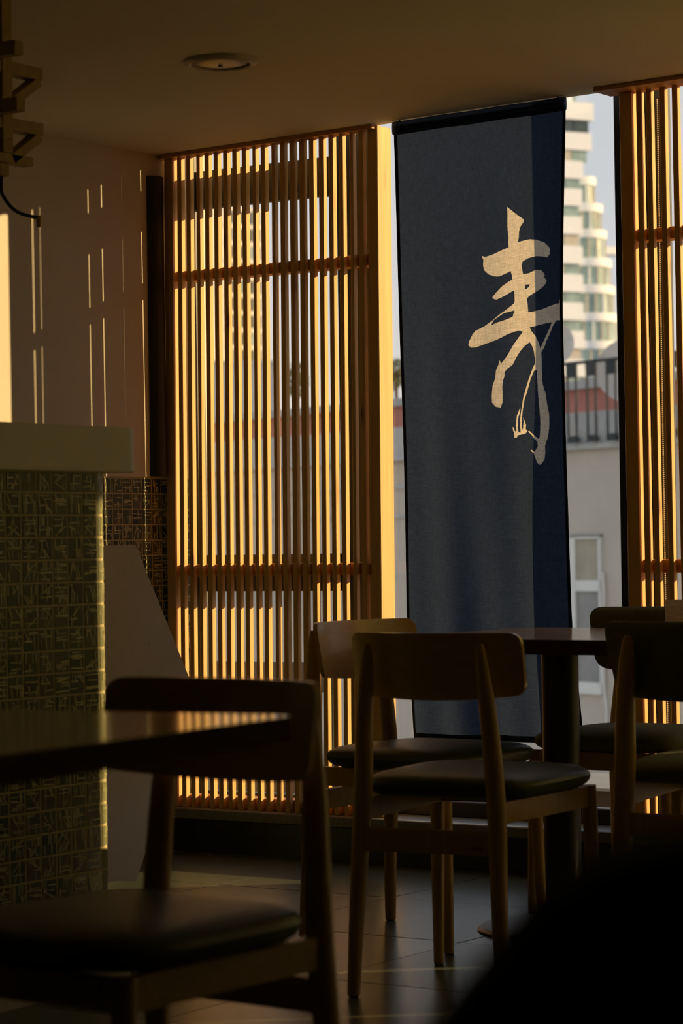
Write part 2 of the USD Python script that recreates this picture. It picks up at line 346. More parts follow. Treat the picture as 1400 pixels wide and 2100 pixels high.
obj('trim_1', bx(LW, 2.5, 6.622, 6.88, 0.109, 0.142, 0.003), M['ledge_stone'], kind='structure')

prof = [(LW + 0.001, 6.582), (LW + 0.001, 6.656)] + [(LW + 0.001 + 0.026 * math.sin(a), 6.619 + 0.037 * math.cos(a)) for a in np.linspace(0.15, math.pi - 0.15, 15)]
m = prism(Polygon(prof), 0.975); m.apply_translation([0, 0, 1.215]); obj('trim_2', m, M['dark_trim'], kind='structure', smooth=50)  # added strip standing in for the soft shade on the left wall

# windows: frames and glass
def window(n, x0, x1, members):
    w = thing(f'window_{n}', kind='structure')
    for a in members: obj('frame', bx(*a, 0.003), M['frame_navy' if n == 3 else 'frame_metal'], w)
    obj('pane', bx(x0, x1, GY + 0.004, GY + 0.010, 0.15, 2.5), M['pane'], w)
window(1, -5.205, -4.64, [(-5.215, -5.196, GY - 0.02, GY + 0.03, 0.142, 2.6), (-4.638, -4.508, GY - 0.008, GY + 0.012, 0.142, 2.6), (-5.196, -4.638, GY - 0.012, GY + 0.012, 2.096, 2.221),
    (-5.196, -4.638, GY - 0.016, GY + 0.02, 0.838, 0.957), (-5.196, -4.638, GY - 0.02, GY + 0.03, 0.142, 0.185)])
window(2, -4.508, -3.634, [(-4.508, -3.634, GY - 0.02, GY + 0.03, 0.142, 0.19)])
window(3, -3.47, -1.49, [(-3.634, -3.47, GY - 0.02, GY + 0.03, 0.142, 2.6), (-1.49, -1.45, GY - 0.02, GY + 0.03, 0.142, 2.6), (-3.47, -1.49, GY - 0.02, GY + 0.03, 0.142, 0.19)])

# ------------------------------------------------------------------ lattice screens
def slat_mesh(x0, w, d, z0, z1, k, seed, n=9):
    """a slightly bowed square stick; k leans it in x"""
    rr = random.Random(seed); zs = np.linspace(z0, z1, n); ph, am = rr.uniform(0, 6.28), rr.uniform(0, 0.0006); c = 0.0012
    V, F = [], []
    ring = [(c, 0), (w - c, 0), (w, c), (w, d - c), (w - c, d), (c, d), (0, d - c), (0, c)]
    for zz in zs:
        off = am * math.sin(ph + zz * 2.3) + k * (zz - 1.1)
        V += [(x0 + off + a, WY + 0.0 + e, zz) for a, e in ring]
    for i in range(n - 1):
        for j in range(8):
            q, t = i * 8 + j, i * 8 + (j + 1) % 8
            F += [(q, t, t + 8), (q, t + 8, q + 8)]
    F += [(0, j + 1, j) for j in range(1, 7)] + [((n - 1) * 8, (n - 1) * 8 + j, (n - 1) * 8 + j + 1) for j in range(1, 7)]
    return trimesh.Trimesh(np.array(V), np.array(F), process=False)
def lean(m, k):
    m = m.copy(); v_ = m.vertices.copy(); v_[:, 0] += k * (v_[:, 2] - 1.1); m.vertices = v_; return m
def lattice(label, xs, ws, posts, xr, k, top, zt):
    L = thing('lattice_screen', label, 'screen')
    for i, (x0, w) in enumerate(zip(xs, ws)): obj('slat', slat_mesh(x0, w, 0.0208, 0.1425, zt(x0) - 0.013, k, 100 + i + int(1000 * abs(xs[0]))), M['pine_upright'], L)
    for p in posts: obj('post', lean(bx(*p, 0.0015), k), M['pine_upright'], L)
    for a, c in ((0.1435, 0.180), (0.889, 0.928), (1.849, 1.884)): obj('rail', lean(bx(xr[0], xr[1], WY + 0.0210, WY + 0.078, a, c, 0.001), k), M['pine_rail'], L)
    h = trimesh.convex.convex_hull(np.array([(x, y, zt(x) + e) for x in top[:2] for y in top[2:] for e in (-0.013, -0.0005)]))
    obj('top_board', h, M['pine_rail'], L)
    return L
pitch, w0 = 0.0374, 0.0170
xs = [-5.181 + pitch * i for i in range(20)]; ws = [w0] * 20
for i, e in ((1, .0040), (7, .0048), (9, .0048), (16, .0020), (17, .0052)): xs[i + 1] += e; ws[i + 1] -= e
lattice('left pine lattice screen of thin vertical slats between the tiled wall and the navy banner', xs, ws,
    [(-5.231, -5.197, WY - 0.004, WY + 0.05, 0.1425, 2.25), (-4.436, -4.399, WY, WY + 0.077, 0.1425, 2.275)], (-5.197, -4.437), 0.0075, (-5.236, -4.398, WY - 0.02, WY + 0.03), ceil_z)
xs2 = [-3.4914 + 0.0377 * i + ([0, -.006, 0, .002] * 2 + [0] * 45)[i] for i in range(23)]
lattice('right pine lattice screen of thin vertical slats at the right edge, behind the green chairs', xs2, [0.0171] * 9 + [0.0182] * 14,
    [(-3.5443, -3.5045, WY - 0.004, WY + 0.06, 0.1425, 2.28), (-2.64, -2.60, WY - 0.004, WY + 0.06, 0.1425, 2.29)], (-3.505, -2.64), -0.003, (-3.592, -2.60, WY - 0.075, WY + 0.03), ceil_z)

# ------------------------------------------------------------------ banner
BY, BK = 6.648, 6.648 / 6.57
zL = [0.394, 0.771, 1.154, 1.523, 1.892, 2.272]; xL = [-4.242, -4.261, -4.266, -4.270, -4.271, -4.274]
zR = [0.407, 0.744, 0.998, 1.281, 1.649, 1.988, 2.272]; xR = [-3.652, -3.680, -3.685, -3.691, -3.693, -3.683, -3.675]
zL, zR = [0.98 + (q - 0.98) * BK for q in zL], [0.98 + (q - 0.98) * BK for q in zR]; xL, xR = [q * BK for q in xL], [q * BK for q in xR]
def bmap(s, z):
    """s 0..1 across, z height -> point on the hanging cloth"""
    l, r_ = np.interp(z, zL, xL), np.interp(z, zR, xR)
    q = (2.272 - z) / 1.88
    fold = 0.024 * q * math.sin(2 * math.pi * (1.6 * s + 0.25 * q) + 0.6) + 0.012 * q ** 1.5 * math.sin(2 * math.pi * (3.7 * s - 0.5 * q)) + 0.018 * q * (1 - q) * math.sin(2 * math.pi * (s * 0.9 - q * 1.3))
    fold += 0.012 * max(0, 1 - s / 0.12) ** 2 * math.sin(3.0 * q + 0.4)
    return (l + (r_ - l) * s, BY + fold, z)
def inv_s(X, Z): 
    l, r_ = np.interp(Z, zL, xL), np.interp(Z, zR, xR); return (X - l) / (r_ - l)
CH = [(483,150),(520,180),(560,212),(607,245),(603,265),(580,295),(570,330),(568,370),(560,405),(600,397),(650,388),(700,393),(760,415),(795,450),(803,468),(797,500),(780,522),(740,513),(700,510),(640,522),(595,545),(585,575),(590,600),(597,635),(640,632),(670,618),(705,606),(735,612),(760,640),(757,665),(775,685),(765,710),(735,740),(690,768),(640,797),(628,815),(632,860),(637,912),(680,905),(740,890),(800,868),(850,852),(870,850),(880,790),(891,745),(895,742),(893,800),(883,868),(890,900),(891,935),(885,972),(850,970),(837,984),(820,1010),(800,1060),(775,1110),(755,1165),(735,1198),(737,1240),(740,1300),(742,1380),(748,1430),(768,1490),(780,1570),(795,1640),(797,1720),(790,1800),(770,1865),(773,1910),(770,1960),(750,1995),(737,2003),(715,1985),(700,1945),(690,1920),(664,1902),(668,1895),(700,1912),(705,1895),(720,1870),(715,1835),(695,1820),(675,1795),(640,1765),(650,1760),(690,1792),(725,1818),(733,1800),(735,1700),(728,1620),(715,1500),(708,1400),(703,1330),(697,1322),(682,1332),(657,1390),(642,1440),(627,1490),(607,1540),(592,1620),(584,1680),(587,1740),(594,1760),(600,1700),(598,1665),(610,1690),(622,1720),(620,1750),(635,1760),(620,1780),(590,1787),(550,1795),(545,1812),(520,1812),(525,1790),(513,1755),(512,1735),(522,1745),(530,1770),(540,1760),(535,1720),(545,1650),(555,1630),(572,1592),(570,1630),(557,1660),(551,1700),(551,1740),(557,1770),(575,1775),(570,1720),(568,1690),(576,1640),(588,1570),(598,1520),(618,1460),(638,1400),(653,1360),(673,1310),(689,1280),(688,1240),(680,1190),(665,1150),(648,1125),(610,1150),(570,1190),(540,1235),(510,1290),(475,1315),(455,1340),(457,1365),(445,1400),(440,1450),(443,1500),(443,1560),(432,1598),(400,1592),(378,1565),(375,1520),(380,1440),(395,1390),(400,1330),(415,1290),(423,1255),(432,1280),(440,1270),(470,1225),(520,1140),(560,1090),(595,1050),(570,1043),(540,1045),(480,1065),(400,1110),(330,1140),(270,1165),(235,1168),(215,1150),(220,1125),(245,1070),(265,1045),(320,1015),(350,990),(380,965),(420,925),(480,880),(525,845),(530,830),(530,790),(527,750),(490,770),(440,800),(400,818),(375,810),(375,800),(400,765),(440,720),(490,685),(515,672),(510,640),(503,612),(460,632),(420,650),(390,650),(350,635),(320,605),(313,570),(315,530),(306,510),(310,502),(325,510),(380,490),(430,465),(490,440),(487,370),(483,280),(485,200)]
HO = [[(647,1020),(700,1008),(760,993),(813,984),(798,1020),(773,1075),(745,1130),(728,1170),(715,1130),(690,1080),(660,1045)], [(610,712),(650,710),(640,730),(615,748)], [(385,965),(450,915),(530,895),(522,912),(515,940),(470,960),(400,985),(365,1007)]]
AFF = np.array([[0.000471217, -2.7668e-05], [-7.5779e-06, -0.000408108], [-4.107449, 2.045469]])
def ch(p):
    a = np.array([(x, y, 1) for x, y in p]) @ AFF
    return [((inv_s(X * BK, 0.98 + (Z - 0.98) * BK)) * 0.6, 0.98 + (Z - 0.98) * BK) for X, Z in a]
glyph = Polygon(ch(CH), [ch(h) for h in HO]).buffer(0)
glyph = glyph.intersection(sbox(0.0, 0.0, 0.594, 3)).buffer(0)
ZB, ZS = 0.394, 2.262
cell = 0.011; nx, nz = round(0.6 / cell), round((ZS - ZB) / cell)
edge_s = np.linspace(0, 0.6, nx + 1); edge_z = np.linspace(ZB, ZS, nz + 1)
pg, pb = prep(glyph), prep(glyph.boundary)
bag = {'cloth': [], 'glyph': []}
for i in range(nx):
    for j in range(nz):
        c = sbox(edge_s[i], edge_z[j], edge_s[i + 1], edge_z[j + 1])
        if pb.intersects(c): parts = (('glyph', c.intersection(glyph)), ('cloth', c.difference(glyph)))
        else: parts = (('glyph' if pg.contains(c) else 'cloth', c),)
        for nm, gg in parts:
            for poly in getattr(gg, 'geoms', [gg]):
                if poly.geom_type != 'Polygon' or poly.area < 1e-9: continue
                v_, f_ = fan(poly)
                bag[nm].append((np.array([bmap(a / 0.6, zz) for a, zz in v_]), np.array(f_)))
bn = thing('hanging_banner', 'long navy cloth banner with a large cream brush-written character hanging in the open window', 'banner', (0, 0, 0))
def weld(vf):
    m = join(vf); m.merge_vertices(digits_vertex=6); 
    if m.face_normals[:, 1].mean() > 0: m.invert()
    return m
obj('cloth', weld(bag['cloth']), M['navy_cloth'], bn, smooth=True)
obj('brush_character', weld(bag['glyph']), M['undyed_cloth'], bn, smooth=True, label='cream brush-written character')
hemx = np.linspace(0, 1, 40)
def strip(s0, s1, z0, z1, off, n=40):
    V, F = [], []
    vert = abs(z1 - z0) > 0.1
    for k in range(n):
        t = k / (n - 1)
        for e in (0, 1):
            s, zz = (s0 + (s1 - s0) * e, z0 + (z1 - z0) * t) if vert else (s0 + (s1 - s0) * t, z0 + (z1 - z0) * e)
            p = bmap(s, zz); V.append((p[0], p[1] + off, p[2]))
    for k in range(n - 1): F += [(2 * k, 2 * k + 1, 2 * k + 3), (2 * k, 2 * k + 3, 2 * k + 2)]
    return trimesh.Trimesh(np.array(V), F, process=False)
obj('hem', cat_([strip(0, 0.022, ZB, ZS, 0.0012), strip(0, 0.022, ZB, ZS, -0.0012)]), M['navy_cloth_double'], bn, smooth=True)
obj('hem', cat_([strip(0.985, 1.0, ZB, ZS, 0.0012), strip(0.985, 1.0, ZB, ZS, -0.0012)]), M['navy_cloth_double'], bn, smooth=True)
obj('hem', cat_([strip(0, 1.0, ZB - 0.004, ZB + 0.014, 0.0012), strip(0, 1, ZB - 0.004, ZB + 0.014, -0.0012)]), M['navy_cloth_double'], bn, smooth=True)
sl = []
for a in np.linspace(0, 2 * np.pi, 17):
    sl.append((0.0055 * math.sin(a), 0.0205 * math.cos(a)))
V, F = [], []
for k, s in enumerate(np.linspace(0, 1, 20)):
    for a, c in sl: V.append((-4.325 + 0.606 * s, BY + a * (1 + 0.2 * math.sin(40 * s)), ceil_z(-4.325 + 0.606 * s) - 0.0225 + c - 0.0008 * math.sin(17 * s)))
for k in range(19):
    for j in range(16): q = k * 17 + j; F += [(q, q + 17, q + 18), (q, q + 18, q + 1)]
obj('rod_pocket', trimesh.Trimesh(np.array(V), F, process=False), M['navy_cloth_sleeve'], bn, smooth=True)
obj('rod', tube([(-4.318, BY, ceil_z(-4.318) - 0.02), (-3.726, BY, ceil_z(-3.726) - 0.02)], 0.0045), M['black_steel'], bn, smooth=40)
for s in (-4.30, -3.745): obj('rod_hook', tube([(s, BY, ceil_z(s) - 0.012), (s, BY, ceil_z(s) + 0.002)], 0.003, 8), M['black_steel'], bn)

# ------------------------------------------------------------------ ceiling light
lx, ly = -4.15, 5.54; lz = ceil_z(lx)
cl = thing('ceiling_light', 'round recessed ceiling downlight with frosted disc, not lit', 'ceiling light', (lx, ly, lz))
obj('trim_ring', lathe([(0.078, -0.002), (0.080, -0.011), (0.086, -0.0135), (0.095, -0.010), (0.0985, -0.004), (0.0985, 0.004), (0.078, 0.004), (0.078, -0.002)]), M['lamp_ring'], cl, smooth=40)
obj('diffuser', lathe([(0.0, -0.013), (0.03, -0.0125), (0.06, -0.010), (0.079, -0.004), (0.079, 0.004), (0.0, 0.004)]), M['lamp_glass'], cl, smooth=40)
obj('screw_cap', lathe([(0.0, -0.019), (0.005, -0.0185), (0.0065, -0.016), (0.0065, -0.010), (0, -0.010)], 20), M['lamp_ring'], cl, smooth=40)

# ------------------------------------------------------------------ tiled bar counter
CX, CYc, CR = -3.77, 4.545, 0.06
bc = thing('bar_counter', 'green mosaic tiled bar counter with thick cream stone top at the left', 'counter')
core = Polygon([(CX - 0.0035 - 0.40, 1.2), (CX - 0.0035, 1.2), (CX - 0.0035, CYc)] + [(CX - CR + (CR - 0.0035) * math.cos(a), CYc + (CR - 0.0035) * math.sin(a)) for a in np.linspace(0, math.pi / 2, 9)] + [(CX - 0.4035, CYc + CR - 0.0035)])
obj('core', prism(core, 1.157), M['grout'], bc)
CTY, CTZ = 0.0515, 0.0502
brng = random.Random(5); rel = []; fld = []
XB = CX - 0.0035; zrow0 = 1.0205 + 3 * CTZ - 0.012
arc = CR * math.pi / 2
def arc_pt(a, e):  # a: length along the rounded end, e: height above tile bed
    t = a / CR; R_ = CR - 0.0035 + e
    return CX - CR + R_ * math.cos(t), CYc + R_ * math.sin(t)
def arc_tile(a0, a1, z0, z1, n=3):
    V, F = [], []; t, b_ = 0.0007, 0.0006
    st = [(a0, 0), (a0, t * .6)] + [(a0 + b_ + (a1 - a0 - 2 * b_) * k / n, t) for k in range(n + 1)] + [(a1, t * .6), (a1, 0)]
    for a, e in st:
        x, y = arc_pt(a, e)
        top = e == t
        for zz in ((z0, z1) if not top else (z0 + b_, z1 - b_)): V.append((x, y, zz))
    for k in range(len(st) - 1): F += [(2 * k, 2 * k + 2, 2 * k + 3), (2 * k, 2 * k + 3, 2 * k + 1)]
    return trimesh.Trimesh(np.array(V), F, process=False)
for ir in range(24):
    z1 = zrow0 - ir * CTZ; z0 = z1 - CTZ
    z1_, z0_ = min(z1, 1.155), max(z0, 0.052)
    if z1_ - z0_ < 0.012: continue
    a, c = z0_ + TG / 2, z1_ - TG / 2
    for jc in range(40):
        y1 = CYc - jc * CTY; y0 = y1 - CTY
        if y0 < 2.5: break
        m = flat_tile(y0 + TG / 2, y1 - TG / 2, a, c, XB, 0.0007, 0.0006)
        if jc < 10: obj('tile', m, M[f'glass_tile_{brng.randrange(6)}'], bc)
        else: fld.append(m)
        if jc < 16:
            for q in sticks(CTY - TG, c - a, brng): rel.append(stick_mesh(q, lambda s, t, e, y0=y0, a=a: (XB + 0.0006 + e, y0 + TG / 2 + s, a + t)))
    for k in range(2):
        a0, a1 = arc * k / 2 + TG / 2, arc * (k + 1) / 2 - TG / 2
        obj('tile', arc_tile(a0, a1, a, c), M['glass_tile_trim'], bc, smooth=40)  # sunlight is put into the colour of these end tiles
        for q in sticks(a1 - a0, c - a, brng): rel.append(stick_mesh(q, lambda s, t, e, a0=a0, a=a: (*arc_pt(a0 + s, 0.0006 + e), a + t)))
obj('tile_field', cat_(fld), M['glass_tile_1'], bc, kind='stuff')
obj('tile_relief', join(rel), M['tile_relief'], bc, kind='stuff')
top = Polygon([(CX + 0.012 - 0.46, 1.2), (CX + 0.012, 1.2), (CX + 0.012, 4.66)] + [(CX + 0.012 - 0.05 + 0.05 * math.cos(a), 4.645 + 0.05 * math.sin(a)) for a in np.linspace(0, math.pi / 2, 9)] + [(CX + 0.012 - 0.46, 4.695)])
tops = [(top.buffer(-0.004), 0.0), (top, 0.004), (top, 0.099), (top.buffer(-0.004), 0.103)]
m = prism(top, 0.097); m.apply_translation([0, 0, 1.160])
m2 = prism(top.buffer(-0.003), 0.103); m2.apply_translation([0, 0, 1.157])
obj('countertop', cat_([m, m2]), M['counter_stone'], bc, smooth=30)
m = prism(Polygon([(CX - 0.42, 1.2), (CX + 0.045, 1.2), (CX + 0.045, CYc)] + [(CX - CR + (CR + 0.045) * math.cos(a), CYc + (CR + 0.045) * math.sin(a)) for a in np.linspace(0, math.pi / 2, 9)] + [(CX - 0.42, CYc + CR + 0.045)]), 0.05)
obj('plinth', m, M['white_plinth'], bc, smooth=30)

# faceted stone counter behind it
sc = thing('stone_counter', 'pale stone counter with slanted angular end behind the tiled bar', 'counter')
prof = [(4.75, 0.04), (5.72, 0.04), (5.80, 0.03), (6.095, 0.545), (5.82, 0.992), (4.75, 0.992)]
m = prism(Polygon(prof).buffer(-0.002).buffer(0.002), 0.022, 'x'); m.apply_translation([-4.711, 0, 0]); obj('front_panel', m, M['panel_stone'], sc)
obj('top_slab', bx(LW + 0.012, -4.712, 4.75, 5.80, 0.962, 0.991, 0.002), M['panel_stone'], sc)
m = prism(Polygon([(4.80, 0.04), (5.70, 0.04), (5.98, 0.545), (5.78, 0.96), (4.80, 0.96)]), 0.50, 'x'); m.apply_translation([LW + 0.015, 0, 0]); obj('body', m, M['white_plinth'], sc)
obj('base', bx(LW + 0.015, -4.80, 4.85, 5.66, 0.0, 0.04), M['frame_metal'], sc)

# ------------------------------------------------------------------ hanging wooden bracket
hb = thing('wooden_bracket', 'hanging timber frame with stacked bracket arms at the upper left, over the bar', 'bracket')
hx, hy = -4.002, 4.50; hz = ceil_z(hx)
bw = M['bracket_wood']
obj('post', bx(hx - 0.018, hx + 0.018, hy - 0.018, hy + 0.018, 1.93, hz - 0.0005, 0.002), bw, hb)
obj('post', bx(hx - 0.055, hx - 0.026, hy - 0.055, hy - 0.019, 1.805, hz - 0.0005, 0.002), bw, hb)
for za, zb, bl in ((2.128, 2.098, 0.066), (1.998, 1.968, 0.070)):
    obj('cross_arm', bx(hx - 0.20, hx + 0.018 + bl, hy - 0.050, hy - 0.0185, za - 0.016, za + 0.016, 0.002), bw, hb)
    obj('outer_arm', bx(hx - 0.016, hx + 0.016, hy - 0.052, hy + 0.128, zb - 0.0155, zb + 0.0135, 0.002), bw, hb)
    obj('brace', bar((hx + 0.009, hy + 0.116, zb - 0.020), (hx + 0.009, hy + 0.020, zb - 0.082), 0.014, 0.022), bw, hb)
    obj('brace', bar((hx - 0.010, hy + 0.112, zb - 0.020), (hx - 0.010, hy + 0.020, zb - 0.082), 0.012, 0.020), bw, hb)
obj('stub_arm', bx(hx - 0.016, hx + 0.016, hy - 0.03, hy + 0.09, 1.876, 1.898, 0.002), bw, hb)
obj('end_block', bx(hx - 0.016, hx + 0.006, hy - 0.017, hy + 0.017, 1.846, 1.876, 0.002), bw, hb)
obj('post_foot', bx(hx - 0.018, hx + 0.018, hy - 0.018, hy + 0.018, 1.898, 1.930, 0.002), bw, hb)
hc = thing('lamp_cable', 'black cable curving from the timber bracket to a small amber lamp socket', 'cable')
pts, rad = smooth_path([(hx - 0.004, hy, 1.848, .0042), (hx - 0.006, hy, 1.815, .0042), (hx + 0.004, hy + 0.004, 1.790, .0042), (hx + 0.028, hy + 0.008, 1.765, .0042), (hx + 0.060, hy + 0.010, 1.751, .0042), (hx + 0.092, hy + 0.012, 1.744, .0044)], 26)
obj('wire', tube(pts, rad, 10), M['cable'], hc, smooth=50)
m = lathe([(0.0, -0.020), (0.004, -0.020), (0.0058, -0.016), (0.0065, -0.004), (0.0072, 0.002), (0.005, 0.006), (0, 0.006)], 20); m.apply_translation([hx + 0.097, hy + 0.012, 1.741]); obj('socket', m, M['socket'], hc, smooth=40)

# ------------------------------------------------------------------ chairs
def leg_mesh(keys, n=14, k=1.0): p, r_ = smooth_path(keys, n); return tube(p, r_ * k, 16)
def back_panel(hw, z0, z1, y0, bow, th, tilt, rc, dip=0.0, pad=False, n=33, k=13, taper=0.0):
    """curved backrest: its outline is a rounded rectangle bent around the sitter"""
    zc, hh = (z0 + z1) / 2, (z1 - z0) / 2
    V = []; us = np.sin(np.linspace(-1, 1, n) * math.pi / 2); vs = np.sin(np.linspace(-1, 1, k) * math.pi / 2)
    def outline(u_, v_):
        X, Z = u_ * hw, v_ * hh
        ax, az = hw - rc, hh - rc
        if abs(X) > ax and abs(Z) > az:
            dx, dz = abs(X) - ax, abs(Z) - az
            l = max(dx, dz) / max(math.hypot(dx, dz), 1e-9); X = math.copysign(ax + dx * l, X); Z = math.copysign(az + dz * l, Z)
        return X * (1 - taper * (1 - Z / hh) / 2), Z - dip * (1 - (X / hw) ** 2) * max(0, -Z / hh)
    for side in (-1, 1):
        for v_ in vs:
            for u_ in us:
                X, Z = outline(u_, v_); t = th / 2
                if pad: t *= max(0.0, 1 - max(abs(u_), abs(v_)) ** 7) ** 0.5 if max(abs(u_), abs(v_)) < 1 else 0.0
                y_ = y0 + bow * (X / hw) ** 2 - tilt * Z / hh
                V.append((X, y_ + side * t, zc + Z))
    F = []; N = n * k
    for j in range(k - 1):
        for i in range(n - 1):
            a = j * n + i; F += [(a, a + 1, a + n + 1), (a, a + n + 1, a + n)]; a += N; F += [(a, a + n + 1, a + 1), (a, a + n, a + n + 1)]
    rim = [i for i in range(n)] + [j * n + n - 1 for j in range(1, k)] + [(k - 1) * n + i for i in range(n - 2, -1, -1)] + [j * n for j in range(k - 2, 0, -1)]
    for q in range(len(rim)):
        a, c = rim[q], rim[(q + 1) % len(rim)]; F += [(a, c + N, c), (a, a + N, c + N)]
    return trimesh.Trimesh(np.array(V), F, process=False)
def cushion(w0_, w1_, y0, y1, z0, z1, n=25):
    """domed seat pad, wider at the front"""
    V = []; F = []; us = np.sin(np.linspace(-1, 1, n) * math.pi / 2)
    for side in (0, 1):
        for b_ in us:
            for a in us:
                A, B = a, b_
                m_ = max(abs(a), abs(b_)); L = math.hypot(a, b_)
                if L > 0:
                    p = 5.0; s = m_ / (abs(a) ** p + abs(b_) ** p) ** (1 / p); A, B = a * s, b_ * s
                wd = w0_ + (w1_ - w0_) * (B + 1) / 2
                top_, bot_ = max(0.0, 1 - m_ ** 7) ** 0.5, max(0.0, 1 - m_ ** 12) ** 0.5
                zz = z0 + (z1 - z0) * ((0.5 + 0.42 * top_ + 0.08 * (1 - m_ * m_)) if side else (0.5 - 0.5 * bot_))
                V.append((A * wd, y0 + (y1 - y0) * (B + 1) / 2, zz))
    N = n * n
    for j in range(n - 1):
        for i in range(n - 1):
            a = N + j * n + i; F += [(a, a + 1, a + n + 1), (a, a + n + 1, a + n)]; a -= N; F += [(a, a + n + 1, a + 1), (a, a + n, a + n + 1)]
    rim = [i for i in range(n)] + [j * n + n - 1 for j in range(1, n)] + [(n - 1) * n + i for i in range(n - 2, -1, -1)] + [j * n for j in range(n - 2, 0, -1)]
    for q in range(len(rim)): a, c = rim[q], rim[(q + 1) % len(rim)]; F += [(a, c, c + N), (a, c + N, a + N)]
    return trimesh.Trimesh(np.array(V), F, process=False)
def make_chair(name, label, loc, rz, padded):
    t = thing(name, label, 'chair', loc, rz)
    if padded: obj('backrest', back_panel(0.225, 0.632, 0.80, -0.222, 0.055, 0.044, 0.014, 0.035, 0.014, True, taper=0.13), M['green_felt'], t, smooth=True)
    else: obj('backrest', back_panel(0.205, 0.656, 0.790, -0.214, 0.048, 0.013, 0.012, 0.024, 0.012), M['chair_ply'], t, smooth=50)
    obj('seat', cushion(0.197, 0.222, -0.198, 0.232, 0.428, 0.488), M['green_felt' if padded else 'seat_vinyl'], t, smooth=60)
    off = 0.016 if padded else 0.0
    for s in (-1, 1):
        obj('leg', leg_mesh([(s * .178, -.245, 0.004, .0125), (s * .170, -.236, .20, .0158), (s * .160, -.222, .43, .0185), (s * .148, -.230 - off * .6, .62, .0165), (s * .138, -.236 - off, .72, .0128), (s * .134, -.238 - off, .768, .006)], 14, 1.32 if padded else 1.12), M['chair_wood'], t, smooth=60)
    for s in (-1, 1):
        obj('leg', leg_mesh([(s * .200, .218, 0.004, .0120), (s * .196, .212, .20, .0150), (s * .190, .204, .432, .0178)], 8), M['chair_wood'], t, smooth=60)
    for s in (-1, 1): obj('side_rail', bar((s * .162, -.215, .407), (s * .187, .20, .407), .020, .046), M['chair_wood'], t)
    obj('front_rail', bx(-.185, .185, .196, .216, .384, .430, .002), M['chair_wood'], t)
    st = obj('stretcher', bx(-.160, .160, -.238, -.218, .318, .368, .002), M['chair_wood'], t)
    if not padded:
        m = meshkit.text_mesh('Leta', 0.0085, 0.0006); m.apply_transform(trimesh.transformations.rotation_matrix(math.pi / 2, [1, 0, 0])); m.apply_translation([0.108, -0.2380, 0.330]); obj('lettering', m, M['brand_ink'], st)
    for s in (-1, 1):
        for y_ in (-.245, .218): obj('foot_glide', lathe([(0, 0), (0.010, 0), (0.0115, 0.002), (0.0115, 0.006), (0, 0.006)], 14).apply_translation([s * (.178 if y_ < 0 else .200), y_, 0]), M['rubber'], t)
    return t
chair = make_chair('dining_chair', 'wooden chair with curved plywood back and green seat in the middle, facing the table', (-3.023, 4.933, 0), 0.103, False)
copy_of(chair, 'wooden chair seen side-on behind the middle one, its back against the lattice screen', (-3.505, 5.481, 0), -1.64)
copy_of(chair, 'blurred dark wooden chair tucked behind the near table at the lower left', (-2.288, 2.811, 0), -3.233)
green = make_chair('upholstered_chair', 'green upholstered chair at the right edge, back to the viewer, wooden legs on show', (-2.657, 5.447, 0), 0.117, True)
copy_of(green, 'green upholstered chair on the far side of the table, facing the room', (-3.285, 6.19, 0), math.pi + 0.03)
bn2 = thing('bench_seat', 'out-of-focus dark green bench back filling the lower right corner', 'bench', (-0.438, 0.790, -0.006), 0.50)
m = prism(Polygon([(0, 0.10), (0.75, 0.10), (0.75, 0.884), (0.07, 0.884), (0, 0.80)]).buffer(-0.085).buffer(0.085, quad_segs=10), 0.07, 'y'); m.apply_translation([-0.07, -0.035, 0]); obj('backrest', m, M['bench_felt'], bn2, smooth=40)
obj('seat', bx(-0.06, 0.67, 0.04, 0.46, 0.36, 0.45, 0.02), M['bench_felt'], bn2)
obj('base', bx(-0.03, 0.64, -0.02, 0.42, 0.0, 0.36), M['black_steel'], bn2)

# ------------------------------------------------------------------ tables
def rrect(x0, x1, y0, y1, r_): return sbox(x0 + r_, y0 + r_, x1 - r_, y1 - r_).buffer(r_, quad_segs=6)
def make_table(label, loc, rz, hx_, hy_, zt, th, cols):
    t = thing('dining_table', label, 'table', loc, rz)
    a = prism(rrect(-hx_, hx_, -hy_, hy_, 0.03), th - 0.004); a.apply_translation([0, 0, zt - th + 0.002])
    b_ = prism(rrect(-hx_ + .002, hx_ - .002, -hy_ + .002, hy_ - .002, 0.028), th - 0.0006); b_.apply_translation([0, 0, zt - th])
    obj('edge_band', cat_([a, b_]), M['table_edge'], t, smooth=30)  # slab side and underside, with shade put into the colour
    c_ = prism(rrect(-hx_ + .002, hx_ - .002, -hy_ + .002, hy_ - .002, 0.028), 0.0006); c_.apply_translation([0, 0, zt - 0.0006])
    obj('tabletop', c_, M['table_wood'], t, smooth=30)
    for cx, cy in cols:
        obj('mounting_plate', bx(cx - .10, cx + .10, cy - .10, cy + .10, zt - th - .008, zt - th, .001), M['black_steel'], t)
        m = tube([(cx, cy, .022), (cx, cy, zt - th - .006)], .047, 28); obj('column', m, M['black_steel'], t, smooth=40)
        obj('base_plate', lathe([(0, 0), (.215, 0), (.22, .004), (.21, .012), (.07, .022), (0, .024)], 48).apply_translation([cx, cy, 0]), M['black_steel'], t, smooth=40)
    return t
make_table('brown wooden table on a black column, standing before the navy banner', (-3.255, 5.81, 0), 0.0, 0.37, 0.40, 0.748, 0.036, [(-0.005, -0.06)])
make_table('blurred wooden table in the lower left foreground, its top catching reflections of the lattice', (-2.160, 1.982, 0), 0.11, 0.375, 0.60, 0.772, 0.032, [(-0.1, -0.1)])
cd = thing('reserved_card', 'small folded pinkish card with a letter R on the table at the right edge', 'card', (-2.985, 5.90, 0.748), 0.55)
